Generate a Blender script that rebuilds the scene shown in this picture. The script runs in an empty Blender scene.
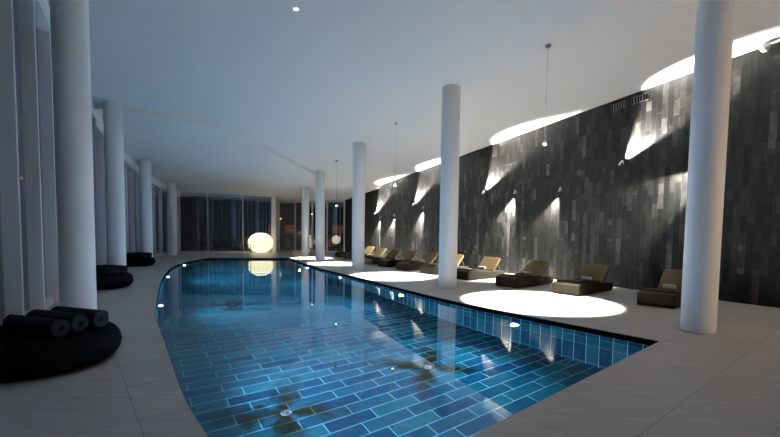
import bpy, bmesh, math, random
from mathutils import Vector, Matrix
from mathutils.geometry import tessellate_polygon
random.seed(7)
PI = math.pi
SC = bpy.context.scene
COL = SC.collection

# ------------------------------------------------------------------ helpers
def link(o, parent=None):
    COL.objects.link(o)
    if parent: o.parent = parent
    return o

def tag(o, label=None, cat=None, group=None, kind=None):
    if label: o['label'] = label
    if cat: o['category'] = cat
    if group: o['group'] = group
    if kind: o['kind'] = kind
    return o

def empty(name, loc, rz=0.0):
    o = bpy.data.objects.new(name, None)
    o.empty_display_size = .1
    o.location = loc; o.rotation_euler = (0, 0, rz)
    return link(o)

def obj(name, bm, mat, parent=None, smooth=False, bevel=0, seg=2, loc=None, autos=None):
    me = bpy.data.meshes.new(name)
    bmesh.ops.recalc_face_normals(bm, faces=bm.faces)
    bm.to_mesh(me); bm.free()
    if smooth:
        for p in me.polygons: p.use_smooth = True
    me.materials.append(mat)
    o = bpy.data.objects.new(name, me)
    link(o, parent)
    if loc: o.location = loc
    if bevel:
        m = o.modifiers.new('bevel', 'BEVEL'); m.width = bevel; m.segments = seg; m.limit_method = 'ANGLE'
    return o

def tree_copy(o, parent=None):
    c = o.copy(); link(c)
    c.parent = parent
    for ch in list(o.children): tree_copy(ch, c)
    return c

def box(bm, x0, x1, y0, y1, z0, z1, M=None):
    vs = [bm.verts.new(Vector(p)) for p in ((x0,y0,z0),(x1,y0,z0),(x1,y1,z0),(x0,y1,z0),(x0,y0,z1),(x1,y0,z1),(x1,y1,z1),(x0,y1,z1))]
    for f in ((0,3,2,1),(4,5,6,7),(0,1,5,4),(1,2,6,5),(2,3,7,6),(3,0,4,7)):
        bm.faces.new([vs[i] for i in f])
    if M: bmesh.ops.transform(bm, matrix=M, verts=vs)
    return vs

def tube(bm, pts, r, n=10, caps=True):
    """round bar along points; r a number or one per point"""
    pts = [Vector(p) for p in pts]
    rs = r if isinstance(r, (list, tuple)) else [r]*len(pts)
    rings = []
    up = None
    for i, p in enumerate(pts):
        t = (pts[min(i+1, len(pts)-1)] - pts[max(i-1, 0)]).normalized()
        if up is None:
            up = Vector((0,0,1)) if abs(t.z) < .9 else Vector((1,0,0))
        a = t.cross(up).normalized(); b = a.cross(t).normalized(); up = b
        rings.append([bm.verts.new(p + rs[i]*(a*math.cos(2*PI*k/n) + b*math.sin(2*PI*k/n))) for k in range(n)])
    for A, B in zip(rings, rings[1:]):
        for k in range(n):
            bm.faces.new((A[k], A[(k+1) % n], B[(k+1) % n], B[k]))
    if caps:
        bm.faces.new(rings[0][::-1]); bm.faces.new(rings[-1])

def lathe(bm, prof, n=32, M=None):
    rings = []; allv = []
    for r, z in prof:
        if r < 1e-5:
            v = bm.verts.new((0,0,z)); rings.append([v]); allv.append(v)
        else:
            ring = [bm.verts.new((r*math.cos(2*PI*k/n), r*math.sin(2*PI*k/n), z)) for k in range(n)]
            rings.append(ring); allv += ring
    for A, B in zip(rings, rings[1:]):
        if len(A) == 1 and len(B) == 1: continue
        for k in range(n):
            if len(A) == 1: bm.faces.new((A[0], B[(k+1) % n], B[k]))
            elif len(B) == 1: bm.faces.new((A[k], A[(k+1) % n], B[0]))
            else: bm.faces.new((A[k], A[(k+1) % n], B[(k+1) % n], B[k]))
    if M: bmesh.ops.transform(bm, matrix=M, verts=allv)

def prism(bm, poly, z0f, z1f, holes=()):
    """polygon with holes between two height functions"""
    loops = [list(poly)] + [list(h) for h in holes]
    flat = [p for l in loops for p in l]
    tris = tessellate_polygon([[Vector((p[0], p[1], 0)) for p in l] for l in loops])
    lo = [bm.verts.new((p[0], p[1], z0f(p[0], p[1]))) for p in flat]
    hi = [bm.verts.new((p[0], p[1], z1f(p[0], p[1]))) for p in flat]
    for t in tris:
        if len(set(t)) < 3: continue
        try:
            bm.faces.new([hi[i] for i in t]); bm.faces.new([lo[i] for i in t][::-1])
        except ValueError: pass
    s = 0
    for l in loops:
        n = len(l)
        for k in range(n):
            a, b = s+k, s+(k+1) % n
            bm.faces.new((lo[a], lo[b], hi[b], hi[a]))
        s += n

def ribbon(bm, pts, z0f, z1f, closed=False, uv=True):
    """vertical wall along a plan polyline, UV in metres (along, z)"""
    L = bm.loops.layers.uv.verify()
    n = len(pts); s = 0
    for k in range(n if closed else n-1):
        a = pts[k]; b = pts[(k+1) % n]
        d = math.dist(a, b)
        vs = [bm.verts.new((a[0],a[1],z0f(*a))), bm.verts.new((b[0],b[1],z0f(*b))), bm.verts.new((b[0],b[1],z1f(*b))), bm.verts.new((a[0],a[1],z1f(*a)))]
        f = bm.faces.new(vs)
        for lp, (u, v) in zip(f.loops, ((s, vs[0].co.z), (s+d, vs[1].co.z), (s+d, vs[2].co.z), (s, vs[3].co.z))):
            lp[L].uv = (u, v)
        s += d

def crom(P, n=8):
    out = []
    for i in range(len(P)-1):
        p0 = Vector(P[max(i-1,0)]); p1 = Vector(P[i]); p2 = Vector(P[i+1]); p3 = Vector(P[min(i+2,len(P)-1)])
        for k in range(n):
            t = k/n
            out.append(tuple(.5*((2*p1) + (p2-p0)*t + (2*p0-5*p1+4*p2-p3)*t*t + (3*p1-p0-3*p2+p3)*t**3)))
    out.append(tuple(P[-1]))
    return out

# ------------------------------------------------------------------ materials
def mat(name, color=(.5,.5,.5), rough=.5, metal=0, spec=.5, emit=None, estr=0):
    m = bpy.data.materials.new(name); m.use_nodes = True
    nt = m.node_tree; b = nt.nodes['Principled BSDF']
    b.inputs['Base Color'].default_value = (*color, 1)
    b.inputs['Roughness'].default_value = rough
    b.inputs['Metallic'].default_value = metal
    b.inputs['Specular IOR Level'].default_value = spec
    if emit:
        b.inputs['Emission Color'].default_value = (*emit, 1); b.inputs['Emission Strength'].default_value = estr
    return m, nt, b

def node(nt, t, **kw):
    n = nt.nodes.new(t)
    for k, v in kw.items():
        if k in n.inputs: n.inputs[k].default_value = v
        else: setattr(n, k, v)
    return n

def ramp(nt, stops, fac):
    r = nt.nodes.new('ShaderNodeValToRGB')
    els = r.color_ramp.elements
    while len(els) < len(stops): els.new(.5)
    for e, (p, c) in zip(els, stops):
        e.position = p; e.color = (*c, 1)
    nt.links.new(fac, r.inputs[0])
    return r.outputs[0]

def mixc(nt, kind, fac, a, b):
    m = nt.nodes.new('ShaderNodeMix'); m.data_type = 'RGBA'; m.blend_type = kind
    for sock, v in ((m.inputs[0], fac), (m.inputs[6], a), (m.inputs[7], b)):
        if hasattr(v, 'is_output'): nt.links.new(v, sock)
        elif isinstance(v, tuple): sock.default_value = (*v, 1)
        else: sock.default_value = v
    return m.outputs[2]

def bump(nt, b, h, strength=.2, dist=.01):
    n = nt.nodes.new('ShaderNodeBump'); n.inputs['Strength'].default_value = strength; n.inputs['Distance'].default_value = dist
    nt.links.new(h, n.inputs['Height']); nt.links.new(n.outputs[0], b.inputs['Normal'])

def mapping(nt, out='Object', rot=(0,0,0), scale=(1,1,1), loc=(0,0,0)):
    tc = nt.nodes.new('ShaderNodeTexCoord'); mp = nt.nodes.new('ShaderNodeMapping')
    mp.inputs['Rotation'].default_value = rot; mp.inputs['Scale'].default_value = scale; mp.inputs['Location'].default_value = loc
    nt.links.new(tc.outputs[out], mp.inputs['Vector'])
    return mp.outputs[0]

def noise(nt, vec, scale, detail=3, rough=.5):
    n = node(nt, 'ShaderNodeTexNoise', Scale=scale, Detail=detail, Roughness=rough)
    nt.links.new(vec, n.inputs['Vector']); return n.outputs[0]

def brick(nt, vec, w, h, mortar=.004, off=.5, c1=(0,0,0), c2=(1,1,1), cm=(.5,.5,.5), freq=2, smooth=.1):
    n = nt.nodes.new('ShaderNodeTexBrick')
    n.offset = off; n.offset_frequency = freq; n.squash = 1
    for k, v in (('Scale',1),('Brick Width',w),('Row Height',h),('Mortar Size',mortar),('Mortar Smooth',smooth),('Bias',0)): n.inputs[k].default_value = v
    n.inputs['Color1'].default_value = (*c1,1); n.inputs['Color2'].default_value = (*c2,1); n.inputs['Mortar'].default_value = (*cm,1)
    nt.links.new(vec, n.inputs['Vector'])
    return n

# white plaster
M_PLASTER, nt, b = mat('white_plaster', (.82,.815,.82), .85, spec=.2)
v = mapping(nt); bump(nt, b, noise(nt, v, 40, 4), .05, .01)
M_COLUMN, nt, b = mat('white_column_paint', (.86,.855,.865), .5, spec=.35)
v = mapping(nt); bump(nt, b, noise(nt, v, 14, 4), .05, .01)
M_FRAME, nt, b = mat('white_frame_paint', (.62,.60,.64), .45)
M_DARKFRAME, nt, b = mat('dark_steel', (.05,.05,.055), .4, metal=.6)
M_STEEL, nt, b = mat('brushed_steel', (.6,.61,.63), .25, metal=1)
M_BLACK, nt, b = mat('black_gap', (.003,.003,.003), 1.0, spec=0)
M_WHITEPLASTIC, nt, b = mat('white_plastic', (.75,.75,.75), .35)
M_GREYMETAL, nt, b = mat('grey_lamp_metal', (.16,.16,.17), .35, metal=.7)

# deck stone
DECK_ROT = math.radians(38.5)
M_DECK, nt, b = mat('pale_stone_slabs', (.4,.4,.4), .42, spec=.4)
v = mapping(nt, rot=(0,0,-DECK_ROT), loc=(.95,.6,0))
bk = brick(nt, v, 1.35, .9, .004, .0, (.37,.365,.36), (.41,.405,.40), (.20,.20,.20), smooth=.0)
vs_ = mapping(nt, rot=(0,0,-DECK_ROT), scale=(.5,4,1))
st = ramp(nt, [(.3,(.80,.80,.80)),(.7,(1.08,1.07,1.05))], noise(nt, vs_, 3.0, 6, .65))
c = mixc(nt, 'MULTIPLY', 1.0, bk.outputs[0], st)
nt.links.new(c, b.inputs['Base Color'])
bump(nt, b, bk.outputs[1], -.25, .004)

# slate wall (UV: along, z) - upright strips of random length
M_SLATE, nt, b = mat('dark_slate_strips', (.05,.05,.05), .6, spec=.2)
tc = nt.nodes.new('ShaderNodeTexCoord'); mp = nt.nodes.new('ShaderNodeMapping')
mp.inputs['Rotation'].default_value = (0,0,PI/2)
nt.links.new(tc.outputs['UV'], mp.inputs['Vector'])
b1 = brick(nt, mp.outputs[0], .72, .15, .003, .37, (0,0,0), (1,1,1), (.0,.0,.0), 3)
b2 = brick(nt, mp.outputs[0], .43, .15, .003, .61, (0,0,0), (1,1,1), (.0,.0,.0), 2)
mixv = mixc(nt, 'MIX', .45, b1.outputs[0], b2.outputs[0])
base = ramp(nt, [(.0,(.003,.003,.003)),(.35,(.006,.006,.006)),(.6,(.013,.013,.0125)),(.8,(.028,.0275,.0265)),(1,(.070,.069,.066))], mixv)
mp2 = nt.nodes.new('ShaderNodeMapping'); mp2.inputs['Scale'].default_value = (9,1.6,1); nt.links.new(tc.outputs['UV'], mp2.inputs['Vector'])
gr = ramp(nt, [(.28,(.35,.35,.35)),(.72,(1.6,1.6,1.58))], noise(nt, mp2.outputs[0], 1.6, 6, .7))
c = mixc(nt, 'MULTIPLY', 1.0, base, gr)
nt.links.new(c, b.inputs['Base Color'])
hh = mixc(nt, 'ADD', .35, mixv, noise(nt, mp2.outputs[0], 2.5, 5, .7))
bump(nt, b, hh, .45, .03)

# pool tiles
POOL_ROT = math.radians(32.5)
STAINS = []   # filled below: (x, y, angle)
def pool_tile(name, coord, w, h, rot, loc, off, inlet_pts=()):
    m, nt, b = mat(name, (.05,.2,.35), .6, spec=0)
    v = mapping(nt, coord, rot=(0,0,-rot), loc=loc)
    bk = brick(nt, v, w, h, .0055, off, (.0,.0,.0), (1,1,1), (.0,.0,.0), 2, .0)
    tile = ramp(nt, [(0,(.002,.034,.068)),(.35,(.003,.052,.086)),(.65,(.005,.070,.100)),(1,(.010,.098,.118))], bk.outputs[0])
    nz = ramp(nt, [(.3,(.8,.8,.8)),(.7,(1.12,1.12,1.1))], noise(nt, mapping(nt, coord, rot=(0,0,-rot), scale=(1,2.5,1)), 4, 5, .6))
    c = mixc(nt, 'MULTIPLY', 1.0, tile, nz)
    stain = None
    # brown-green mineral stains spreading in rays from the floor inlets
    for (px, py, ang) in inlet_pts:
        geo = nt.nodes.new('ShaderNodeNewGeometry')
        sub = node(nt, 'ShaderNodeVectorMath', operation='SUBTRACT'); nt.links.new(geo.outputs['Position'], sub.inputs[0]); sub.inputs[1].default_value = (px, py, 0)
        sep = nt.nodes.new('ShaderNodeSeparateXYZ'); nt.links.new(sub.outputs[0], sep.inputs[0])
        at = node(nt, 'ShaderNodeMath', operation='ARCTAN2'); nt.links.new(sep.outputs[1], at.inputs[0]); nt.links.new(sep.outputs[0], at.inputs[1])
        k = node(nt, 'ShaderNodeMath', operation='MULTIPLY_ADD'); nt.links.new(at.outputs[0], k.inputs[0]); k.inputs[1].default_value = 4; k.inputs[2].default_value = ang
        sn = node(nt, 'ShaderNodeMath', operation='SINE'); nt.links.new(k.outputs[0], sn.inputs[0])
        comb = nt.nodes.new('ShaderNodeCombineXYZ'); nt.links.new(sep.outputs[0], comb.inputs[0]); nt.links.new(sep.outputs[1], comb.inputs[1])
        ln = node(nt, 'ShaderNodeVectorMath', operation='LENGTH'); nt.links.new(comb.outputs[0], ln.inputs[0])
        # radius limit grows with the sine lobe
        rad = node(nt, 'ShaderNodeMath', operation='MULTIPLY_ADD'); nt.links.new(sn.outputs[0], rad.inputs[0]); rad.inputs[1].default_value = .5; rad.inputs[2].default_value = .75
        dv = node(nt, 'ShaderNodeMath', operation='DIVIDE'); wig = node(nt, 'ShaderNodeMath', operation='MULTIPLY_ADD'); nt.links.new(noise(nt, geo.outputs['Position'], 3.2, 4), wig.inputs[0]); wig.inputs[1].default_value = 1.7; nt.links.new(ln.outputs['Value'], wig.inputs[2]); sb = node(nt, 'ShaderNodeMath', operation='SUBTRACT'); nt.links.new(wig.outputs[0], sb.inputs[0]); sb.inputs[1].default_value = .80; nt.links.new(sb.outputs[0], dv.inputs[0]); nt.links.new(rad.outputs[0], dv.inputs[1])
        fac = ramp(nt, [(.35,(1,1,1)),(1,(0,0,0))], dv.outputs[0])
        stain = fac if stain is None else mixc(nt, 'LIGHTEN', 1.0, stain, fac)
    if stain is not None: c = mixc(nt, 'MIX', stain, c, (.004,.006,.001))
    grout = mixc(nt, 'MIX', stain, (.19,.40,.46), (.09,.11,.06)) if stain is not None else (.19,.40,.46)
    c = mixc(nt, 'MIX', bk.outputs[1], c, grout)
    nt.links.new(c, b.inputs['Base Color'])
    bump(nt, b, bk.outputs[1], -.2, .004)
    return m

# water
M_WATER = bpy.data.materials.new('pool_water'); M_WATER.use_nodes = True
nt = M_WATER.node_tree; nt.nodes.clear()
out = nt.nodes.new('ShaderNodeOutputMaterial')
gl = node(nt, 'ShaderNodeBsdfGlass', IOR=1.333, Roughness=0.0); gl.inputs[0].default_value = (.93,.98,1,1)
nz = noise(nt, mapping(nt), 1.1, 2)
bp = node(nt, 'ShaderNodeBump', Strength=.05, Distance=.006); nt.links.new(nz, bp.inputs['Height'])
nt.links.new(bp.outputs[0], gl.inputs['Normal'])
nt.links.new(gl.outputs[0], out.inputs[0])

def glass(name, tint, boost=0.0, ior=1.5):
    m = bpy.data.materials.new(name); m.use_nodes = True
    nt = m.node_tree; nt.nodes.clear()
    out = nt.nodes.new('ShaderNodeOutputMaterial')
    tr = node(nt, 'ShaderNodeBsdfTransparent'); tr.inputs[0].default_value = (*tint,1)
    gl = node(nt, 'ShaderNodeBsdfGlossy', Roughness=.01); gl.inputs[0].default_value = (.95,.95,1,1)
    fr = node(nt, 'ShaderNodeFresnel', IOR=ior)
    gb = nt.nodes.new('ShaderNodeNewGeometry'); mrg = nt.nodes.new('ShaderNodeMapRange')      # same reflectance on both faces of the pane
    nt.links.new(gb.outputs['Backfacing'], mrg.inputs[0]); mrg.inputs[3].default_value = ior; mrg.inputs[4].default_value = 1/ior
    nt.links.new(mrg.outputs[0], fr.inputs['IOR'])
    ad = node(nt, 'ShaderNodeMath', operation='ADD', use_clamp=True); nt.links.new(fr.outputs[0], ad.inputs[0]); ad.inputs[1].default_value = boost
    mx = nt.nodes.new('ShaderNodeMixShader')
    nt.links.new(ad.outputs[0], mx.inputs[0]); nt.links.new(tr.outputs[0], mx.inputs[1]); nt.links.new(gl.outputs[0], mx.inputs[2])
    nt.links.new(mx.outputs[0], out.inputs[0])
    return m
M_GLASS = glass('facade_glass', (.58,.60,.63), .12)
M_RAILGLASS = glass('balustrade_glass', (.92,.94,.90), .02)

# wicker
def wicker(name, c1, c2):
    m, nt, b = mat(name, c1, .6, spec=.12)
    v = mapping(nt, 'UV')
    bk = brick(nt, v, .05, .022, .003, .5, c1, c2, tuple(x*.35 for x in c1), 2)
    nt.links.new(bk.outputs[0], b.inputs['Base Color'])
    bump(nt, b, bk.outputs[1], -.5, .004)
    return m
M_WICKER = wicker('dark_brown_wicker', (.013,.009,.005), (.021,.015,.008))
M_WICKERBACK = wicker('honey_brown_wicker', (.062,.044,.019), (.084,.060,.027))
# fabrics
def fabric(name, c, sc=160):
    m, nt, b = mat(name, c, .95, spec=.03)
    v = mapping(nt)
    n = noise(nt, v, sc, 3)
    cc = ramp(nt, [(.3, tuple(x*.75 for x in c)), (.7, tuple(min(1,x*1.2) for x in c))], n)
    nt.links.new(cc, b.inputs['Base Color']); bump(nt, b, n, .4, .004)
    return m
M_POUF = fabric('black_pouf_fabric', (.003,.003,.0035))
M_TOWEL = fabric('charcoal_towelling', (.020,.020,.022))
M_WTOWEL = fabric('white_towelling', (.32,.32,.32))
M_TRAY, nt, b = mat('black_lacquer', (.01,.01,.01), .3)

def emis(name, c, s):
    m = bpy.data.materials.new(name); m.use_nodes = True
    nt = m.node_tree; nt.nodes.clear()
    o = nt.nodes.new('ShaderNodeOutputMaterial'); e = node(nt, 'ShaderNodeEmission', Strength=s); e.inputs[0].default_value = (*c,1)
    nt.links.new(e.outputs[0], o.inputs[0]); return m, nt, e
M_LENS, *_ = emis('lit_lens', (1,.97,.9), 12)
M_PLENS, *_ = emis('lit_pool_lens', (.75,.88,1), 14)
M_WARM, *_ = emis('warm_lamp', (1,.42,.12), 3.5)
M_BALL, nt, e = emis('lit_globe', (1,.9,.6), 1.05)
v = mapping(nt)
vo = node(nt, 'ShaderNodeTexVoronoi', Scale=3.5); nt.links.new(v, vo.inputs['Vector'])
c = ramp(nt, [(.1,(1,.92,.70)),(.6,(.95,.80,.48))], vo.outputs['Distance'])
nt.links.new(c, e.inputs[0])
M_GLOBEW, *_ = emis('lit_white_globe', (1,.78,.5), 1.0)

# ------------------------------------------------------------------ plan
def CE(x, y): return 6.76 - .065*y            # the ceiling slopes down towards the far end
STEP = .2
FAC = crom([(-.55,-2.45),(-2.42,.5),(-5.81,5.98),(-7.3,8.4),(-8.22,9.88),(-10.55,14.2),(-11.77,16.7),(-13.4,20.5),(-14.4,23.2),(-15.45,27.0),(-16.05,30.23)], 10)
FARL = [(-16.05,30.23),(-9.46,32.03)]
RET = [(-9.46,32.03),(-9.72,34.85)]
FARR = [(-9.72,34.85),(-3.79,33.58)]
WA = Vector((8.9,9.45)); WB = Vector((-3.79,33.58)); WD = (WA-WB).normalized(); WN = Vector((-WD.y, WD.x))
if WN.x > 0: WN = -WN                          # into the room
WF = WA + WD*4.85                              # near end of the slate wall
BACK = [(WF.x, WF.y), (-.55,-2.45)]
ROOM = FAC + [(-9.46,32.03),(-9.72,34.85),(-3.79,33.58),(WF.x,WF.y)]

RIGHT = crom([(4.19,6.11),(2.94,7.73),(1.49,9.75),(-.87,14.08),(-3.74,19.38),(-6.34,25.33)], 8)
LEFT = crom([(-11.2,24.3),(-10.78,21.2),(-9.95,18.3),(-8.41,14.9),(-6.88,11.9),(-5.43,9.25),(-4.43,7.5),(-3.24,5.7),(-2.05,3.9),(-1.37,3.0),(-.6,2.03)], 8)
POOL = RIGHT + LEFT                            # the sharp corners are the ends of the two curves

# ------------------------------------------------------------------ setting
bm = bmesh.new(); prism(bm, ROOM, lambda x,y: -.18, lambda x,y: 0, [POOL])
tag(obj('floor', bm, M_DECK), kind='structure')
# black strip paints the overflow slot's shade, a little inside the slab edge
ctr = Vector((-3.5,12))
def inset(P, d):
    out = []
    n = len(P)
    for i in range(n):
        a = Vector(P[i-1]); p = Vector(P[i]); c_ = Vector(P[(i+1) % n])
        t1 = (p-a).normalized(); t2 = (c_-p).normalized()
        n1 = Vector((-t1.y,t1.x)); n2 = Vector((-t2.y,t2.x))
        nn = n1+n2
        if nn.length < 1e-6: nn = n1
        nn.normalize(); k = max(.35, nn.dot(n1))
        out.append(tuple(p + nn*(d/k)))
    return out
area = sum(POOL[i-1][0]*POOL[i][1]-POOL[i][0]*POOL[i-1][1] for i in range(len(POOL)))
SGN = 1 if area > 0 else -1                    # +1: left normal points inside
bm = bmesh.new(); ribbon(bm, inset(POOL, SGN*.006), lambda x,y: -.135, lambda x,y: -.008, closed=True)
tag(obj('slot_shade_1', bm, M_BLACK), kind='structure')
DEPTH = -2.0; WATER = -.092
INLETS = [(-1.41,5.41,.6),(.69,6.95,2.1),(-4.44,11.24,.2)]
M_PFLOOR = pool_tile('blue_pool_floor_tiles', 'Object', .72, .245, POOL_ROT, (.1,.05,0), .37, INLETS)
M_PWALL = pool_tile('blue_pool_wall_tiles', 'UV', .225, .95, 0, (0,.0,0), .0)
bm = bmesh.new()
prism(bm, POOL, lambda x,y: DEPTH-.1, lambda x,y: DEPTH)
tag(obj('floor_pool', bm, M_PFLOOR), kind='structure')
bm = bmesh.new(); ribbon(bm, POOL, lambda x,y: DEPTH, lambda x,y: -.135, closed=True)
tag(obj('wall_pool', bm, M_PWALL), kind='structure')
bm = bmesh.new()
POOLW = inset(POOL, SGN*.003)
vs = [bm.verts.new((p[0],p[1],WATER)) for p in POOLW]
bm.faces.new(vs); bmesh.ops.triangulate(bm, faces=bm.faces)
o = obj('pool_water', bm, M_WATER)
for p in o.data.polygons:
    if p.normal.z < 0: p.flip()
tag(o, 'still clear blue water filling the long curved pool', 'water', kind='stuff')

# ceiling and its lower tier
bm = bmesh.new(); prism(bm, ROOM, CE, lambda x,y: CE(x,y)+.25)
tag(obj('ceiling', bm, M_PLASTER), kind='structure')
EDGE = crom([(-10.35,13.6),(-9.4,13.78),(-8.05,14.45),(-6.75,15.76),(-6.06,17.38),(-5.43,19.75),(-4.64,23.13),(-4.35,24.6),(-4.7,26.6),(-4.64,28.3),(-3.8,28.75),(-2.86,28.3),(-1.9,27.5),(-.75,27.72)], 6)
faci = [p for p in FAC if p[1] > 13.7]
bm = bmesh.new()
prism(bm, EDGE + [(-3.79,33.58),(-9.72,34.85),(-9.46,32.03)] + faci[::-1], lambda x,y: CE(x,y)-STEP, lambda x,y: CE(x,y)+.02)
tag(obj('ceiling_lower', bm, M_PLASTER), kind='structure')

# slate wall
bm = bmesh.new()
ribbon(bm, [(WF.x,WF.y),(WB.x,WB.y)], lambda x,y: 0, lambda x,y: CE(x,y)+.05)
o = obj('wall_right', bm, M_SLATE)
tag(o, kind='structure')
bm = bmesh.new()
g = WF - WN*.3; h = WB - WN*.3
prism(bm, [(WF.x-WN.x*.003,WF.y-WN.y*.003),(WB.x-WN.x*.003,WB.y-WN.y*.003),(h.x,h.y),(g.x,g.y)], lambda x,y: 0, lambda x,y: CE(x,y)+.05)
tag(obj('wall_right_core', bm, M_BLACK), kind='structure')
bm = bmesh.new(); ribbon(bm, BACK, lambda x,y: 0, lambda x,y: CE(x,y)+.05)
tag(obj('wall_back', bm, M_PLASTER), kind='structure')

# facade windows: each bay a window of its own (frame fin + pane)
def along(P, s):
    for a, b_ in zip(P, P[1:]):
        d = math.dist(a, b_)
        if s <= d: 
            t = s/d; return Vector((a[0]+(b_[0]-a[0])*t, a[1]+(b_[1]-a[1])*t)), (Vector(b_)-Vector(a)).normalized()
        s -= d
    return Vector(P[-1]), (Vector(P[-1])-Vector(P[-2])).normalized()
LEN = sum(math.dist(a,b_) for a,b_ in zip(FAC, FAC[1:]))
NB = 24
wn = 0
def hexa(bm, q, z0, z1):
    """upright block on a plan quad, per-corner top heights"""
    lo = [bm.verts.new((p.x,p.y,z0(p) if callable(z0) else z0)) for p in q]; hi = [bm.verts.new((p.x,p.y,z1(p) if callable(z1) else z1)) for p in q]
    bm.faces.new(lo[::-1]); bm.faces.new(hi)
    for k in range(4): bm.faces.new((lo[k],lo[(k+1)%4],hi[(k+1)%4],hi[k]))
def bay(p, q, fin_depth, fin_w, head, sill_h, lintel_in, mat_f=M_FRAME, low=0):
    """a window between plan points p and q: fin at q, pane, sill and lintel"""
    global wn
    wn += 1
    d = (q-p).normalized(); n = Vector((d.y,-d.x))   # into the room: right of travel along the facade
    top = lambda v: CE(v.x,v.y)-low
    hd = lambda v: CE(v.x,v.y)-low-head
    bm = bmesh.new()
    hexa(bm, [q-d*fin_w-n*.012, q-n*.012, q+n*fin_depth, q-d*fin_w+n*fin_depth], 0, hd)
    o = obj('window_%d' % wn, bm, mat_f, bevel=.006); tag(o, kind='structure')
    bm = bmesh.new()
    hexa(bm, [p-n*.006, q-d*fin_w-n*.006, q-d*fin_w+n*.006, p+n*.006], sill_h, hd)
    obj('pane', bm, M_GLASS, o)
    bm = bmesh.new()
    hexa(bm, [p-n*.06, q-d*fin_w-n*.06, q-d*fin_w+n*min(.12,fin_depth-.02), p+n*min(.12,fin_depth-.02)], 0, sill_h)
    obj('sill', bm, mat_f, o)
    bm = bmesh.new()
    hexa(bm, [p-n*.1, q-n*.1, q+n*lintel_in, p+n*lintel_in], hd, lambda v: top(v)+.02)
    obj('lintel', bm, M_PLASTER if head > .2 else mat_f, o)
for k in range(NB+1):
    p, _ = along(FAC, max(0,LEN*(k-.4)/NB)); q, _ = along(FAC, min(LEN,LEN*(k+.6)/NB))
    mid = (p+q)/2
    bay(p, q, .21, .08, .42, .12, .23, low=STEP if mid.y > 13.8 else 0)
def split(P, ts): 
    a, b_ = Vector(P[0]), Vector(P[1]); return [a+(b_-a)*t for t in ts]
S = split(FARL, [0,.315,.685,1.0])
for p, q in zip(S, S[1:]): bay(p, q, .06, .07, .06, .10, .08, low=STEP)
S = split(FARR, [0,.27,.53,.75,1.0])
for p, q in zip(S, S[1:]): bay(p, q, .08, .12, .16, .10, .10, low=STEP)
bm = bmesh.new()
prism(bm, [(-9.46,31.98),(-9.16,32.08),(-9.62,34.86),(-9.72,34.86)], lambda x,y: 0, lambda x,y: CE(x,y)-.1)
tag(obj('wall_far', bm, M_PLASTER), kind='structure')

# ------------------------------------------------------------------ columns
def column(x, y, r, label, low=0):
    bm = bmesh.new()
    h = CE(x,y)-low+.03
    lathe(bm, [(0,0),(r,0),(r,.03),(r,h*.25),(r,h*.5),(r,h*.75),(r,h),(0,h)], 48)
    o = obj('round_column', bm, M_COLUMN, loc=(x,y,0))
    for p in o.data.polygons:
        if abs(p.normal.z) < .5: p.use_smooth = True
    tag(o, label, 'column')
column(5.31,6.81,.25,'thick round white column at the right of the photo, nearest to the slate wall side')
column(1.77,12.19,.277,'round white column right of the pool, second nearest on that side, before the slate wall')
column(-1.44,18.04,.285,'round white column right of the pool, third from the camera on that side')
column(-4.17,23.79,.275,'slim round white column on the right deck touching the curved ceiling step')
column(-5.92,27.9,.26,'farthest round white column on the right, just before the glass end wall', STEP)
column(-5.17,6.6,.245,'thick round white column rising behind the nearest black pouf on the left')
column(-9.40,13.73,.275,'round white column on the left deck behind the middle black pouf')
column(-12.74,20.92,.28,'round white column on the left deck behind the farthest black pouf')
column(-14.53,26.73,.27,'farthest round white column on the left by the corner of the glass walls', STEP)

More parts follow.
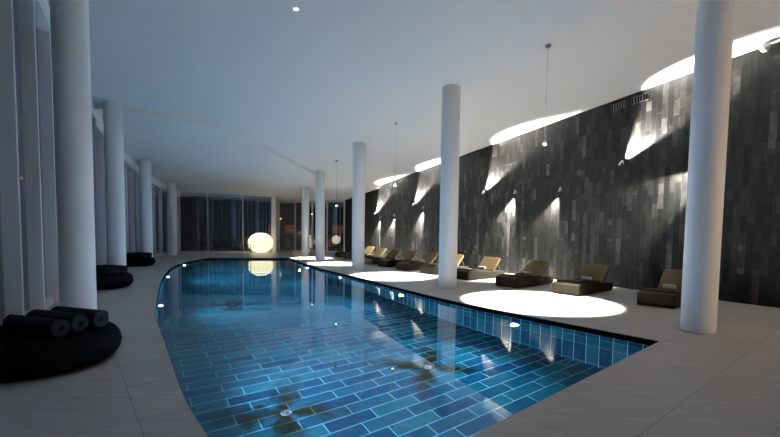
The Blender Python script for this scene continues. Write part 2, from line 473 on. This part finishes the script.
# ------------------------------------------------------------------ loungers
def uvbox(bm, s=1.0):
    L = bm.loops.layers.uv.verify()
    for f in bm.faces:
        n = f.normal
        for lp in f.loops:
            c_ = lp.vert.co
            if abs(n.y) > .7: lp[L].uv = (c_.x*s, c_.z*s)
            elif abs(n.x) > .7: lp[L].uv = (c_.y*s, c_.z*s)
            else: lp[L].uv = (c_.y*s, c_.x*s)
def side_profile(bm, prof, w0, w1):
    """profile (x, z) extruded across y"""
    A = [bm.verts.new((x,w0,z)) for x,z in prof]; B = [bm.verts.new((x,w1,z)) for x,z in prof]
    n = len(prof)
    bm.faces.new(A); bm.faces.new(B[::-1])
    for k in range(n): bm.faces.new((A[k],B[k],B[(k+1)%n],A[(k+1)%n]))
LW = .76
def make_lounger():
    root = empty('sun_lounger', (0,0,0))
    bm = bmesh.new()
    side_profile(bm, [(.05,.0),(2.16,.0),(2.24,.06),(2.24,.24),(1.5,.27),(1.0,.27),(.72,.30),(.45,.335),(.10,.335),(.0,.30),(.0,.05)], 0, LW)
    bm.normal_update(); uvbox(bm)
    obj('body', bm, M_WICKER, root, bevel=.03, seg=3)
    bm = bmesh.new()
    side_profile(bm, [(.16,.338),(.44,.338),(.72,.305),(1.0,.275),(1.43,.275),(1.43,.315),(1.0,.315),(.72,.345),(.44,.375),(.18,.375)], .035, LW-.035)
    bm.normal_update(); uvbox(bm)
    obj('seat_panel', bm, M_WICKER, root, bevel=.015, seg=2)
    # backrest: rounded-corner panel hinged at the seat
    bm = bmesh.new()
    L_, r, n = .66, .09, 6
    out = [(0,0),(0,LW)]
    for k in range(n+1):
        a = k/n*PI/2; out.append((L_-r+r*math.sin(a), LW-r+r*math.cos(a)))
    for k in range(n+1):
        a = k/n*PI/2; out.append((L_-r+r*math.cos(a), r-r*math.sin(a)))
    th = .085
    A = [bm.verts.new((x,y,0)) for x,y in out]; B = [bm.verts.new((x,y,-th)) for x,y in out]
    bm.faces.new(A); bm.faces.new(B[::-1])
    m = len(out)
    for k in range(m): bm.faces.new((A[k],B[k],B[(k+1)%m],A[(k+1)%m]))
    bm.normal_update(); uvbox(bm)
    o = obj('backrest', bm, M_WICKERBACK, root, bevel=.018, seg=2)
    o.location = (1.44,0,.30); o.rotation_euler = (0,-math.radians(46),0)
    # prop struts behind the backrest
    for y in (.1, LW-.1):
        bm = bmesh.new(); tube(bm, [(1.80,y,.60),(2.05,y,.25)], .014, 8)
        obj('strut', bm, M_DARKFRAME, root)
    return root
# foot-left corner on the floor, heading along the length
LOUNGERS = [
 (5.84,9.39,'brown wicker sun lounger in deep shade, partly hidden behind the thick right column'),
 (4.53,11.12,'brown wicker sun lounger with unlit back, foot end beside the near floor light circle'),
 (3.33,12.58,'brown wicker sun lounger with a black tray and a rolled towel, lit golden back'),
 (2.25,14.5,'brown wicker sun lounger just right of the second column, white towel at its back'),
 (1.22,16.4,'brown wicker sun lounger partly hidden behind the second right column'),
 (.27,17.88,'brown wicker sun lounger just left of the second right column, back in wall light'),
 (-.62,19.6,'brown wicker sun lounger midway between the second and third right columns'),
 (-1.40,21.3,'brown wicker sun lounger just right of the third right column'),
 (-2.15,23.2,'brown wicker sun lounger mostly hidden behind the third right column'),
 (-2.95,25.2,'dark wicker sun lounger left of the third right column, second from the far end'),
 (-3.75,27.2,'dark wicker sun lounger at the far end of the row, nearest the glass end wall'),
]
proto = make_lounger()
LANG = math.radians(40)
ca, sa = math.cos(LANG), math.sin(LANG)
ROOTS = []
for i, (x, y, lab) in enumerate(LOUNGERS):
    o = proto if i == 0 else tree_copy(proto)
    # local origin is the foot's right corner: local +y runs from the near corner to the far one
    fx, fy = sa*LW, -ca*LW
    o.location = (x+fx, y+fy, 0); o.rotation_euler = (0,0,LANG)
    tag(o, lab, 'sun lounger', 'wicker sun loungers along the slate wall')
    ROOTS.append(o)
def on_lounger(i, lx, ly, z):
    o = ROOTS[i]
    return Vector((o.location.x + ca*lx - sa*ly, o.location.y + sa*lx + ca*ly, z))

# rolled towels: a spiral sheet
def towel_bm(R, length, turns=3.2, n=72, th=None):
    bm = bmesh.new()
    th = th or R/(turns+.6)*.86
    r0 = R*.14
    pitch = (R-th-r0)/turns
    inner, outer = [], []
    for k in range(n+1):
        a = 2*PI*turns*k/n
        rr = r0 + pitch*turns*k/n
        inner.append((rr*math.cos(a), rr*math.sin(a))); outer.append(((rr+th)*math.cos(a), (rr+th)*math.sin(a)))
    xs = [0, .015, length*.3, length*.6, length-.015, length]
    sh = [.93, 1, 1.0, 1.0, 1, .93]
    rows = []
    for x, s in zip(xs, sh):
        wob = 1+.012*math.sin(x*19)
        rows.append(([bm.verts.new((x, p[0]*s*wob, p[1]*s*wob)) for p in inner], [bm.verts.new((x, p[0]*s*wob, p[1]*s*wob)) for p in outer]))
    for (i0,o0),(i1,o1) in zip(rows, rows[1:]):
        for k in range(n):
            bm.faces.new((o0[k],o0[k+1],o1[k+1],o1[k])); bm.faces.new((i0[k],i1[k],i1[k+1],i0[k+1]))
        bm.faces.new((i0[0],o0[0],o1[0],i1[0])); bm.faces.new((i0[n],i1[n],o1[n],o0[n]))
    for ii, oo in (rows[0], rows[-1]):
        for k in range(n): bm.faces.new((ii[k],ii[k+1],oo[k+1],oo[k]))
    return bm
wt = obj('rolled_towel', towel_bm(.06,.28), M_WTOWEL, smooth=True)
WT = [(0,'white rolled towel on the shaded lounger behind the thick right column',1.24,.3),(1,'white rolled towel on the lounger nearest the floor light circle',1.24,.22),
      (2,'white rolled towel beside the black tray on the lounger with the lit back',1.24,.25),(3,'white rolled towel on the lounger right of the second column',1.24,.2),
      (5,'white rolled towel on the lounger left of the second right column',1.24,.2),(6,'white rolled towel on the lounger midway between two right columns',1.24,.2)]
for j, (i, lab, lx, ly) in enumerate(WT):
    o = wt if j == 0 else wt.copy()
    if j: link(o)
    o.location = on_lounger(i, lx, ly, .315+.063); o.rotation_euler = (0,0,LANG+PI/2)
    tag(o, lab, 'towel', 'white rolled towels on the loungers')
t = empty('serving_tray', on_lounger(2, .95, .38, .336), LANG+.1)
t.rotation_euler.y = .06
tag(t, 'small black tray lying on the lounger with the lit golden back', 'tray')
bm = bmesh.new(); box(bm, -.2,.2,-.15,.15,0,.015); obj('tray_base', bm, M_TRAY, t)
bm = bmesh.new()
for a in ((-.2,.2,-.15,-.135),(-.2,.2,.135,.15),(-.2,-.185,-.135,.135),(.185,.2,-.135,.135)): box(bm, *a, .015, .06)
obj('rim', bm, M_TRAY, t)

# ------------------------------------------------------------------ poufs and dark towels
def make_pouf():
    root = empty('floor_pouf', (0,0,0))
    bm = bmesh.new()
    R, Hh = .85, .40
    prof = [(0,0)]
    for k in range(21):
        a = -PI/2 + PI*k/20
        c_, s_ = math.cos(a), math.sin(a)
        prof.append((R-.23+.23*abs(c_)**.8, Hh/2+Hh/2*(abs(s_)**.85)*(1 if s_ > 0 else -1)))
    prof += [(R*.5,Hh+.005),(0,Hh-.01)]
    lathe(bm, prof, 64)
    obj('cushion', bm, M_POUF, root, smooth=True)
    bm = bmesh.new()
    n = 64; rr = R+.001
    for z in (Hh*.5,):
        ring = [(rr*math.cos(2*PI*k/n), rr*math.sin(2*PI*k/n), z) for k in range(n+1)]
        tube(bm, ring, .008, 6, caps=False)
    obj('piping', bm, M_POUF, root, smooth=True)
    return root
POUFS = [(-4.23,4.73,'large round black pouf on the left deck closest to the camera'),
         (-8.2,11.16,'round black pouf on the left deck before the second left column'),
         (-11.72,18.26,'farthest small-looking round black pouf on the left deck before the third left column')]
pp = make_pouf()
bt = obj('rolled_towel', towel_bm(.115,.80), M_TOWEL, smooth=True)
names = ['nearest','middle','farthest']
first = True
for i, (x, y, lab) in enumerate(POUFS):
    o = pp if i == 0 else tree_copy(pp)
    o.location = (x,y,0); tag(o, lab, 'pouf', 'black poufs along the left columns')
    view = Vector((x,y)).normalized()
    for j, (ex, ey, w) in enumerate([(.55,-.29,'front'),(.58,-.05,'middle'),(.66,.19,'rear')]):
        a = bt if first else bt.copy()
        if not first: link(a)
        first = False
        sx = x + ex; sy = y + ey
        a.location = (sx, sy, .39+.108); a.rotation_euler = (.7*j, 0, PI-.30)
        tag(a, 'charcoal rolled towel, %s one of the three on the %s black pouf' % (w, names[i]), 'towel', 'charcoal rolled towels on the poufs')

# ------------------------------------------------------------------ lights
def spot(name, loc, direction, power, angle, blend, color, r=.03, parent=None):
    l = bpy.data.lights.new(name, 'SPOT'); l.energy = power; l.spot_size = angle; l.spot_blend = blend; l.color = color; l.shadow_soft_size = r
    o = bpy.data.objects.new(name, l); link(o)
    o.location = loc; o.rotation_euler = Vector(direction).to_track_quat('-Z','Y').to_euler()
    return o
def point(name, loc, power, color, r=.05):
    l = bpy.data.lights.new(name, 'POINT'); l.energy = power; l.color = color; l.shadow_soft_size = r
    o = bpy.data.objects.new(name, l); link(o); o.location = loc; return o

# wall spots: plate + arm + cylindrical head, aimed along the wall
W3 = Vector((WN.x,WN.y,0)); D3 = Vector((WD.x,WD.y,0)); Z3 = Vector((0,0,1))   # D3 points towards the camera
def wall_spot(x, y, z, ang, label, power, lean=-.22, cone=60, blend=.5):
    """ang: degrees from the camera-ward horizontal, counter-clockwise upwards"""
    s = (Vector((x,y))-WA).dot(WD); p2 = WA + WD*s
    p = Vector((p2.x,p2.y,z))
    d = D3*math.cos(math.radians(ang)) + Z3*math.sin(math.radians(ang))
    root = empty('wall_spotlight', p); tag(root, label, 'wall lamp', 'spotlights on the slate wall')
    bm = bmesh.new(); Mq = W3.to_track_quat('Z','Y').to_matrix().to_4x4()
    lathe(bm, [(0,0),(.055,0),(.055,.02),(.02,.03),(0,.03)], 20, Mq)
    obj('wall_plate', bm, M_STEEL, root)
    bm = bmesh.new(); tube(bm, [W3*.02, W3*.075], .012, 8); obj('arm', bm, M_STEEL, root)
    h = W3*.085
    Md = Matrix.Translation(h) @ d.to_track_quat('Z','Y').to_matrix().to_4x4()
    bm = bmesh.new(); lathe(bm, [(0,-.10),(.035,-.10),(.04,-.05),(.04,.06),(.035,.06),(.033,.03),(0,.03)], 20, Md)
    hd = obj('lamp_head', bm, M_STEEL, root)
    bm = bmesh.new(); lathe(bm, [(0,.034),(.031,.034)], 16, Md)
    obj('lens', bm, M_LENS, hd)
    spot('wall_spot_light', p + h + d*.065, d + W3*lean, power, math.radians(cone), blend, (1,.96,.86), .02)
UP, DN, PW = 50, 246, 4600
wall_spot(7.3,12.66,3.91,UP,'up-pointing wall spotlight nearest to the camera, left of the thick right column',PW*1.25)
wall_spot(4.27,18.29,3.54,UP,'up-pointing wall spotlight right of the second right column',PW)
wall_spot(1.36,23.7,3.35,UP,'up-pointing wall spotlight just left of the second right column',PW)
wall_spot(-1.1,28.28,3.01,UP,'farthest up-pointing wall spotlight, by the third right column',PW)
wall_spot(8.38,10.45,3.45,211,'down-pointing wall spotlight hidden behind the thick right column',PW)
wall_spot(6.23,14.64,3.27,DN,'down-pointing wall spotlight above the lounger with the black tray',PW,.28,68)
wall_spot(5.19,16.58,3.37,DN,'down-pointing wall spotlight right of the second right column, beside an up-pointing one',PW,.14,62)
wall_spot(1.89,22.73,3.09,DN,'down-pointing wall spotlight nearest the second right column on its left',PW,.14,62)
wall_spot(.26,25.76,2.79,DN,'middle down-pointing wall spotlight between the second and third right columns',PW,.14,62)
wall_spot(-.72,27.58,2.71,DN,'farthest down-pointing wall spotlight beside the third right column',PW,.14,62)

# pendants: canopy, cable, little lamp shining a round pool of light on the deck
def pendant(x, y, z, label, power=5000):
    root = empty('pendant_spotlight', (x,y,CE(x,y))); tag(root, label, 'pendant lamp', 'cable pendants above the right deck')
    c_ = CE(x,y)
    bm = bmesh.new(); lathe(bm, [(0,.01),(.065,.01),(.065,-.035),(.05,-.055),(0,-.055)], 24); obj('canopy', bm, M_GREYMETAL, root)
    bm = bmesh.new(); tube(bm, [(0,0,-.05),(0,0,z+.06-c_)], .006, 6); obj('cable', bm, M_STEEL, root)
    bm = bmesh.new(); lathe(bm, [(0,.06),(.02,.06),(.04,.03),(.04,-.02),(.034,-.02),(.034,-.005),(0,-.005)], 20, Matrix.Translation((0,0,z-c_)))
    h = obj('lamp_head', bm, M_STEEL, root)
    bm = bmesh.new(); bmesh.ops.create_uvsphere(bm, u_segments=16, v_segments=10, radius=.036, matrix=Matrix.Translation((0,0,z-c_-.025)))
    obj('bulb', bm, M_LENS, h, smooth=True)
    spot('pendant_light', (x,y,z-.085), (-.015,-.01,-1), power, math.radians(54), .16, (1,.96,.87), .03)
pendant(3.69,9.76,3.83,'cable pendant lamp nearest to the camera, above the near light circle')
pendant(.16,15.28,3.46,'cable pendant lamp between the second and third right columns',4000)
pendant(-2.84,21.09,3.08,'cable pendant lamp left of the third right column',3400)
pendant(-5.0,25.6,2.85,'farthest cable pendant lamp, near the farthest right columns',2800)

# unseen warm lamp assumed on the back wall, added to tint column and deck
M_SHADE, *_ = emis('lit_shade', (1,.72,.42), 3)
bd = (Vector(BACK[1])-Vector(BACK[0])).normalized(); bn = Vector((bd.y,-bd.x))
if bn.y < 0: bn = -bn
wp = Vector(BACK[0]) + bd*2.6
root = empty('assumed_wall_lamp', (wp.x,wp.y,2.3)); tag(root, 'assumed warm shaded wall lamp on the white back wall, out of view', 'wall lamp')
B3 = Vector((bn.x,bn.y,0))
bm = bmesh.new(); lathe(bm, [(0,0),(.07,0),(.07,.02),(.02,.03),(0,.03)], 20, B3.to_track_quat('Z','Y').to_matrix().to_4x4()); obj('wall_plate', bm, M_STEEL, root)
bm = bmesh.new(); tube(bm, [B3*.02, B3*.13], .012, 8); obj('arm', bm, M_STEEL, root)
bm = bmesh.new(); lathe(bm, [(.08,-.1),(.055,.1),(.05,.1),(.075,-.1),(.08,-.1)], 24, Matrix.Translation(B3*.16)); obj('lamp_shade', bm, M_SHADE, root, smooth=True)
point('assumed_wall_lamp_light', Vector((wp.x,wp.y,2.3))+B3*.30, 70, (1,.66,.34), .06)

# recessed ceiling light
x, y = -2.0, 8.51
root = empty('recessed_ceiling_light', (x,y,CE(x,y))); tag(root, 'small white rectangular recessed light in the middle of the ceiling', 'ceiling light')
root.rotation_euler = (math.atan(-.065),0,0)
bm = bmesh.new(); box(bm, -.055,.055,-.035,.035,-.008,.01); obj('trim_ring', bm, M_WHITEPLASTIC, root)
bm = bmesh.new(); box(bm, -.042,.042,-.022,.022,-.012,-.006); obj('lens', bm, M_LENS, root)

spot('recessed_light', (x,y,CE(x,y)-.04), (0,0,-1), 70, math.radians(110), .6, (1,.96,.9), .05)

# underwater lamps
def pool_lamp(P, target, label, power):
    i = min(range(1,len(P)-1), key=lambda k: abs(P[k][1]-target))
    p = Vector(P[i]); t = (Vector(P[i+1])-Vector(P[i-1])).normalized(); n = Vector((-t.y,t.x))*SGN
    W = Vector((n.x,n.y,0))
    loc = Vector((p.x,p.y,-.68))
    root = empty('underwater_lamp', loc); tag(root, label, 'pool lamp', 'underwater lamps round the pool')
    Mq = W.to_track_quat('Z','Y').to_matrix().to_4x4()
    bm = bmesh.new(); lathe(bm, [(0,-.01),(.11,-.01),(.11,.015),(.085,.03),(.085,.02),(0,.02)], 28, Mq); obj('lamp_rim', bm, M_STEEL, root)
    bm = bmesh.new(); lathe(bm, [(.084,.021),(.05,.034),(0,.04)], 24, Mq); obj('lens', bm, M_PLENS, root, smooth=True)
    spot('underwater_light', loc + W*.07, W + Vector((0,0,.25)), power, math.radians(165), 1.0, (.42,.70,1), .05)
LP = 850
pool_lamp(RIGHT, 8.25, 'bright round underwater lamp on the right pool wall nearest to the camera', LP)
pool_lamp(RIGHT, 11.9, 'round underwater lamp on the right pool wall, second from the camera', LP)
pool_lamp(RIGHT, 16.0, 'round underwater lamp on the right pool wall, third from the camera', LP)
pool_lamp(RIGHT, 20.4, 'round underwater lamp on the right pool wall near its far corner', LP)
pool_lamp(LEFT, 20.4, 'round underwater lamp on the far left bend of the pool', LP)
pool_lamp(LEFT, 15.2, 'round underwater lamp on the left pool wall before the far bend', LP)
pool_lamp(LEFT, 9.5, 'underwater lamp on the left pool wall, hidden below the deck edge', LP)
pool_lamp(LEFT, 5.0, 'underwater lamp on the left pool wall nearest to the camera, below the deck edge', LP)

# floor inlets
for (x, y, a), lab in zip(INLETS, ['round steel inlet on the pool floor nearest to the camera','round steel inlet on the pool floor nearer the right wall','round steel inlet on the pool floor in the far left part']):
    root = empty('pool_inlet', (x,y,DEPTH)); tag(root, lab, 'pool inlet', 'inlets on the pool floor')
    bm = bmesh.new(); lathe(bm, [(.085,0),(.085,.012),(.07,.02),(.055,.016)], 28); obj('flange', bm, M_STEEL, root, smooth=True)
    bm = bmesh.new(); lathe(bm, [(.056,.008),(.05,.024),(.02,.03),(0,.03)], 24); obj('cap', bm, M_GREYMETAL, root, smooth=True)

# ------------------------------------------------------------------ far end
x, y = -9.95, 30.75
root = empty('globe_lamp', (x,y,0)); tag(root, 'big glowing cream globe lamp on the floor before the glass end wall', 'lamp')
R = .93
bm = bmesh.new()
prof = [(0,.04)]
for k in range(1,24):
    a = -PI/2+PI*k/24
    prof.append((R*math.cos(a)**.9 if math.cos(a) > 0 else 0, .80+.77*math.sin(a)))
prof.append((0,1.55))
lathe(bm, prof, 48); obj('shade', bm, M_BALL, root, smooth=True)
bm = bmesh.new(); lathe(bm, [(0,0),(.30,0),(.30,.05),(.26,.07),(0,.07)], 32); obj('base', bm, M_STEEL, root)
bm = bmesh.new()
ring = [(.56*math.cos(2*PI*k/40), .56*math.sin(2*PI*k/40), 1.42) for k in range(41)]
tube(bm, ring, .022, 8, caps=False); obj('ring', bm, M_WARM if False else M_WTOWEL, root, smooth=True)

# glass balustrade in front of the end wall
A0 = Vector((-13.4,28.8)); A1 = Vector((-7.2,29.2))
root = empty('glass_balustrade', (A0.x,A0.y,0)); tag(root, 'low glass balustrade with slim rail in front of the glowing globe', 'balustrade')
d = (A1-A0); L_ = d.length; root.rotation_euler = (0,0,math.atan2(d.y,d.x))
TS = [0,.445,1]
for a_, b_ in zip(TS, TS[1:]):
    bm = bmesh.new(); box(bm, L_*a_+.04, L_*b_-.04, -.006,.006,.06,1.12); obj('glass_panel', bm, M_RAILGLASS, root)
for a_ in TS:
    bm = bmesh.new(); box(bm, L_*a_-.02, L_*a_+.02, -.03,.03,0,1.2); obj('post', bm, M_GREYMETAL, root)
bm = bmesh.new(); box(bm, -.02, L_+.02, -.025,.025,1.2,1.235); obj('rail', bm, M_GREYMETAL, root)

# pool handrail at the far edge
root = empty('pool_handrail', (-9.25,24.95,0)); tag(root, 'steel grab rail standing at the far edge of the pool', 'handrail')
for s in (0,.5):
    bm = bmesh.new()
    tube(bm, [(s,.25,0),(s,.25,.75),(s,.18,.86),(s,.05,.9),(s,-.1,.86),(s,-.17,.72),(s,-.19,.2),(s,-.19,-.45)], .021, 10)
    obj('rail', bm, M_STEEL, root, smooth=True)
root.location.y = 24.72 + .12

# ------------------------------------------------------------------ wall and floor fittings
def on_wall(x, y, z, off=0):
    s = (Vector((x,y))-WA).dot(WD); p = WA + WD*s + WN*off
    return Vector((p.x,p.y,z))
WROT = math.atan2(WD.y, WD.x)          # local +x runs towards the camera, +y towards the room? fixed below
def grille(x, y, z, w, h, label, group):
    root = empty('vent_grille', on_wall(x,y,z), WROT)
    sgn = 1 if Vector((-math.sin(WROT), math.cos(WROT))).dot(WN) > 0 else -1
    tag(root, label, 'vent', group)
    sl = -.065*WD.y
    def bx(bm, x0,x1,d0,d1,z0,z1):
        q = box(bm, x0,x1,min(d0*sgn,d1*sgn),max(d0*sgn,d1*sgn),z0,z1)
        for v_ in q: v_.co.z += sl*v_.co.x
    bm = bmesh.new(); bx(bm, 0,w,0,.008,0,h); obj('backing', bm, M_BLACK, root)
    bm = bmesh.new()
    bx(bm, 0,w,.008,.03,0,.02); bx(bm, 0,w,.008,.03,h-.02,h); bx(bm, 0,.02,.008,.03,.02,h-.02); bx(bm, w-.02,w,.008,.03,.02,h-.02)
    obj('frame', bm, M_DARKFRAME, root)
    k = 6
    for i in range(1,k):
        bm = bmesh.new(); bx(bm, w*i/k-.012,w*i/k+.012,.008,.026,.02,h-.02); obj('slat', bm, M_GREYMETAL, root)
grille(7.06,13.05,CE(0,13.05)-.33,.5,.22,'left black slotted vent grille of the pair high on the slate wall','vent grilles at the top of the slate wall')
grille(7.36,12.48,CE(0,12.48)-.33,.5,.22,'right black slotted vent grille of the pair high on the slate wall','vent grilles at the top of the slate wall')
grille(3.74,19.3,CE(0,19.3)-.33,.8,.2,'single dark vent grille at the wall top right of the second right column','vent grilles at the top of the slate wall')

p = on_wall(8.9,9.69,CE(0,9.69)-.075,.16)
root = empty('security_camera', p); tag(root, 'small white dome camera at the top right corner of the slate wall', 'security camera')
bm = bmesh.new(); lathe(bm, [(0,.05),(.10,.05),(.10,-.03),(.09,-.05),(0,-.05)], 28); obj('housing', bm, M_WHITEPLASTIC, root)
bm = bmesh.new(); lathe(bm, [(.075,-.05),(.07,-.08),(.04,-.105),(0,-.11)], 24); obj('dome', bm, M_WHITEPLASTIC, root, smooth=True)

# floor grille by the left facade
root = empty('floor_grille', (-6.72,8.2,0), math.atan2(1.45,-.93)); tag(root, 'narrow dark floor grille by the left windows behind the nearest pouf', 'vent')
bm = bmesh.new(); box(bm, -.5,.5,-.1,.1,0,.004); obj('backing', bm, M_BLACK, root)
for i in range(-4,5):
    bm = bmesh.new(); box(bm, -.5,.5,i*.022-.005,i*.022+.005,.004,.008); obj('bar', bm, M_DARKFRAME, root)

# ------------------------------------------------------------------ outside at dusk
M_GROUND, nt, b = mat('dark_lawn', (.012,.016,.010), .95)
v = mapping(nt); n_ = noise(nt, v, 3, 5)
nt.links.new(ramp(nt, [(.3,(.006,.009,.005)),(.7,(.02,.026,.014))], n_), b.inputs['Base Color'])
bm = bmesh.new(); prism(bm, [(-70,-30),(40,-30),(40,80),(-70,80)], lambda x,y: -.9, lambda x,y: -.7, [ROOM])
tag(obj('ground', bm, M_GROUND), kind='structure')
# garden building behind the end wall, dark with some warm windows
M_DARKWALL, nt, b = mat('dark_render', (.022,.020,.022), .9)
root = empty('garden_building', (-9,48,-.7)); tag(root, 'dark low building with warm lit windows seen through the glass end wall', 'building')
bm = bmesh.new(); box(bm, -22,20,0,6,0,6.5); obj('wall', bm, M_DARKWALL, root)
M_LITWIN, *_ = emis('lit_window', (1,.30,.10), .10)
for xx, w in ((-5.6,.8),(-3.6,1.3),(-1.6,1.3),(.2,1.2),(2.0,1.4),(4.2,.9),(6.0,.8)):
    bm = bmesh.new(); box(bm, xx,xx+w,-.03,.0,2.3,3.2); obj('lit_window', bm, M_LITWIN, root)
def lantern(x, y, z, r, label, mt, base=-.7):
    root = empty('garden_lantern', (x,y,base)); tag(root, label, 'outdoor lamp', 'lamps outside in the dark')
    bm = bmesh.new(); tube(bm, [(0,0,0),(0,0,z-base-r*.8)], .03, 8); obj('post', bm, M_DARKFRAME, root)
    bm = bmesh.new(); bmesh.ops.create_uvsphere(bm, u_segments=16, v_segments=10, radius=r, matrix=Matrix.Translation((0,0,z-base))); obj('globe', bm, mt, root, smooth=True)
lantern(-15.57,17.0,3.75,.06,'orange lamp outside the left windows, left of the two near the first left column',M_WARM)
lantern(-15.65,18.0,3.52,.08,'orange lamp outside the left windows, right of the two near the first left column',M_WARM)
lantern(-20.5,39.0,2.9,.10,'small orange lamp outside the glass end wall by the farthest left column',M_WARM)
lantern(-12.6,46.0,3.2,.11,'small orange lamp outside the glass end wall above the globe lamp',M_WARM)
lantern(-5.2,38.5,1.0,.42,'pale globe lamp outside at the right of the glass end wall',M_GLOBEW)
lantern(-7.8,44.5,3.9,.09,'small white lamp outside behind the right part of the end wall',M_LENS)
# shrub outside, lit by the globe
M_LEAF, nt, b = mat('shrub_leaves', (.10,.12,.02), .6)
root = empty('garden_shrub', (-8.7,37.2,-.7)); tag(root, 'small leafy shrub outside the glass right of the globe lamp', 'shrub')
bm = bmesh.new()
rng = random.Random(3)
for k in range(420):
    a = rng.random()*2*PI; ph = math.acos(rng.uniform(-1,1)); rr = .75*rng.random()**.4
    c_ = Vector((rr*math.sin(ph)*math.cos(a), rr*math.sin(ph)*math.sin(a), 1.5+rr*1.1*math.cos(ph)))
    q = Matrix.Translation(c_) @ Matrix.Rotation(rng.random()*6,4,'Z') @ Matrix.Rotation(rng.uniform(-1.2,1.2),4,'X')
    vs = [bm.verts.new(q @ Vector(p_)) for p_ in ((0,-.09,0),(.05,0,.02),(0,.11,0),(-.05,0,.02))]
    bm.faces.new(vs)
obj('foliage', bm, M_LEAF, root)
bm = bmesh.new()
for k in range(5): tube(bm, [(0,0,0),(.12*math.cos(k*1.26),.12*math.sin(k*1.26),.8),(.4*math.cos(k*1.26),.4*math.sin(k*1.26),1.6)], [.03,.02,.008], 6)
obj('stem', bm, M_DARKFRAME, root)
point('garden_light', (-8.2,36.2,1.6), 25, (1,.75,.3), .1)

# ------------------------------------------------------------------ world
w = bpy.data.worlds.new('dusk'); SC.world = w; w.use_nodes = True
nt = w.node_tree; bg = nt.nodes['Background']
tc = nt.nodes.new('ShaderNodeTexCoord'); sp = nt.nodes.new('ShaderNodeSeparateXYZ'); nt.links.new(tc.outputs['Generated'], sp.inputs[0])
c = ramp(nt, [(0,(.010,.012,.016)),(.48,(.020,.022,.028)),(.6,(.045,.055,.075)),(1,(.05,.075,.13))], sp.outputs[2])
mr = node(nt, 'ShaderNodeMapRange'); nt.links.new(sp.outputs[2], mr.inputs[0]); mr.inputs[1].default_value = -1; mr.inputs[2].default_value = 1
for l in list(nt.links):
    if l.to_node.type == 'VALTORGB': nt.links.remove(l)
rn = [n_ for n_ in nt.nodes if n_.type == 'VALTORGB'][0]
nt.links.new(mr.outputs[0], rn.inputs[0])
nt.links.new(c, bg.inputs[0]); bg.inputs[1].default_value = 1.6

# ------------------------------------------------------------------ camera
cam = bpy.data.cameras.new('camera'); co = bpy.data.objects.new('camera', cam); link(co)
F, CX, CY, W_, H_ = 400., 390., 256., 780., 437.
cam.sensor_fit = 'HORIZONTAL'; cam.sensor_width = 36; cam.lens = 36*F/W_
cam.shift_x = 0; cam.shift_y = (CY-H_/2)/W_
th = math.atan(22/400)
co.matrix_world = Matrix.Translation((0,0,1.6)) @ Matrix.Rotation(PI/2-th,4,'X') @ Matrix.Rotation(.0126,4,'Z')
cam.clip_start = .05; cam.clip_end = 300
SC.camera = co
vs = SC.view_settings
vs.view_transform = 'Standard'; vs.look = 'None'; vs.exposure = 1.02; vs.gamma = 1; vs.use_curve_mapping = False
SC.cycles.max_bounces = 10; SC.cycles.diffuse_bounces = 5; SC.cycles.glossy_bounces = 5; SC.cycles.transparent_max_bounces = 16
SC.cycles.sample_clamp_indirect = 8
SC.cycles.use_denoising = True
SC.cycles.caustics_reflective = False; SC.cycles.caustics_refractive = True; SC.cycles.blur_glossy = 1.0
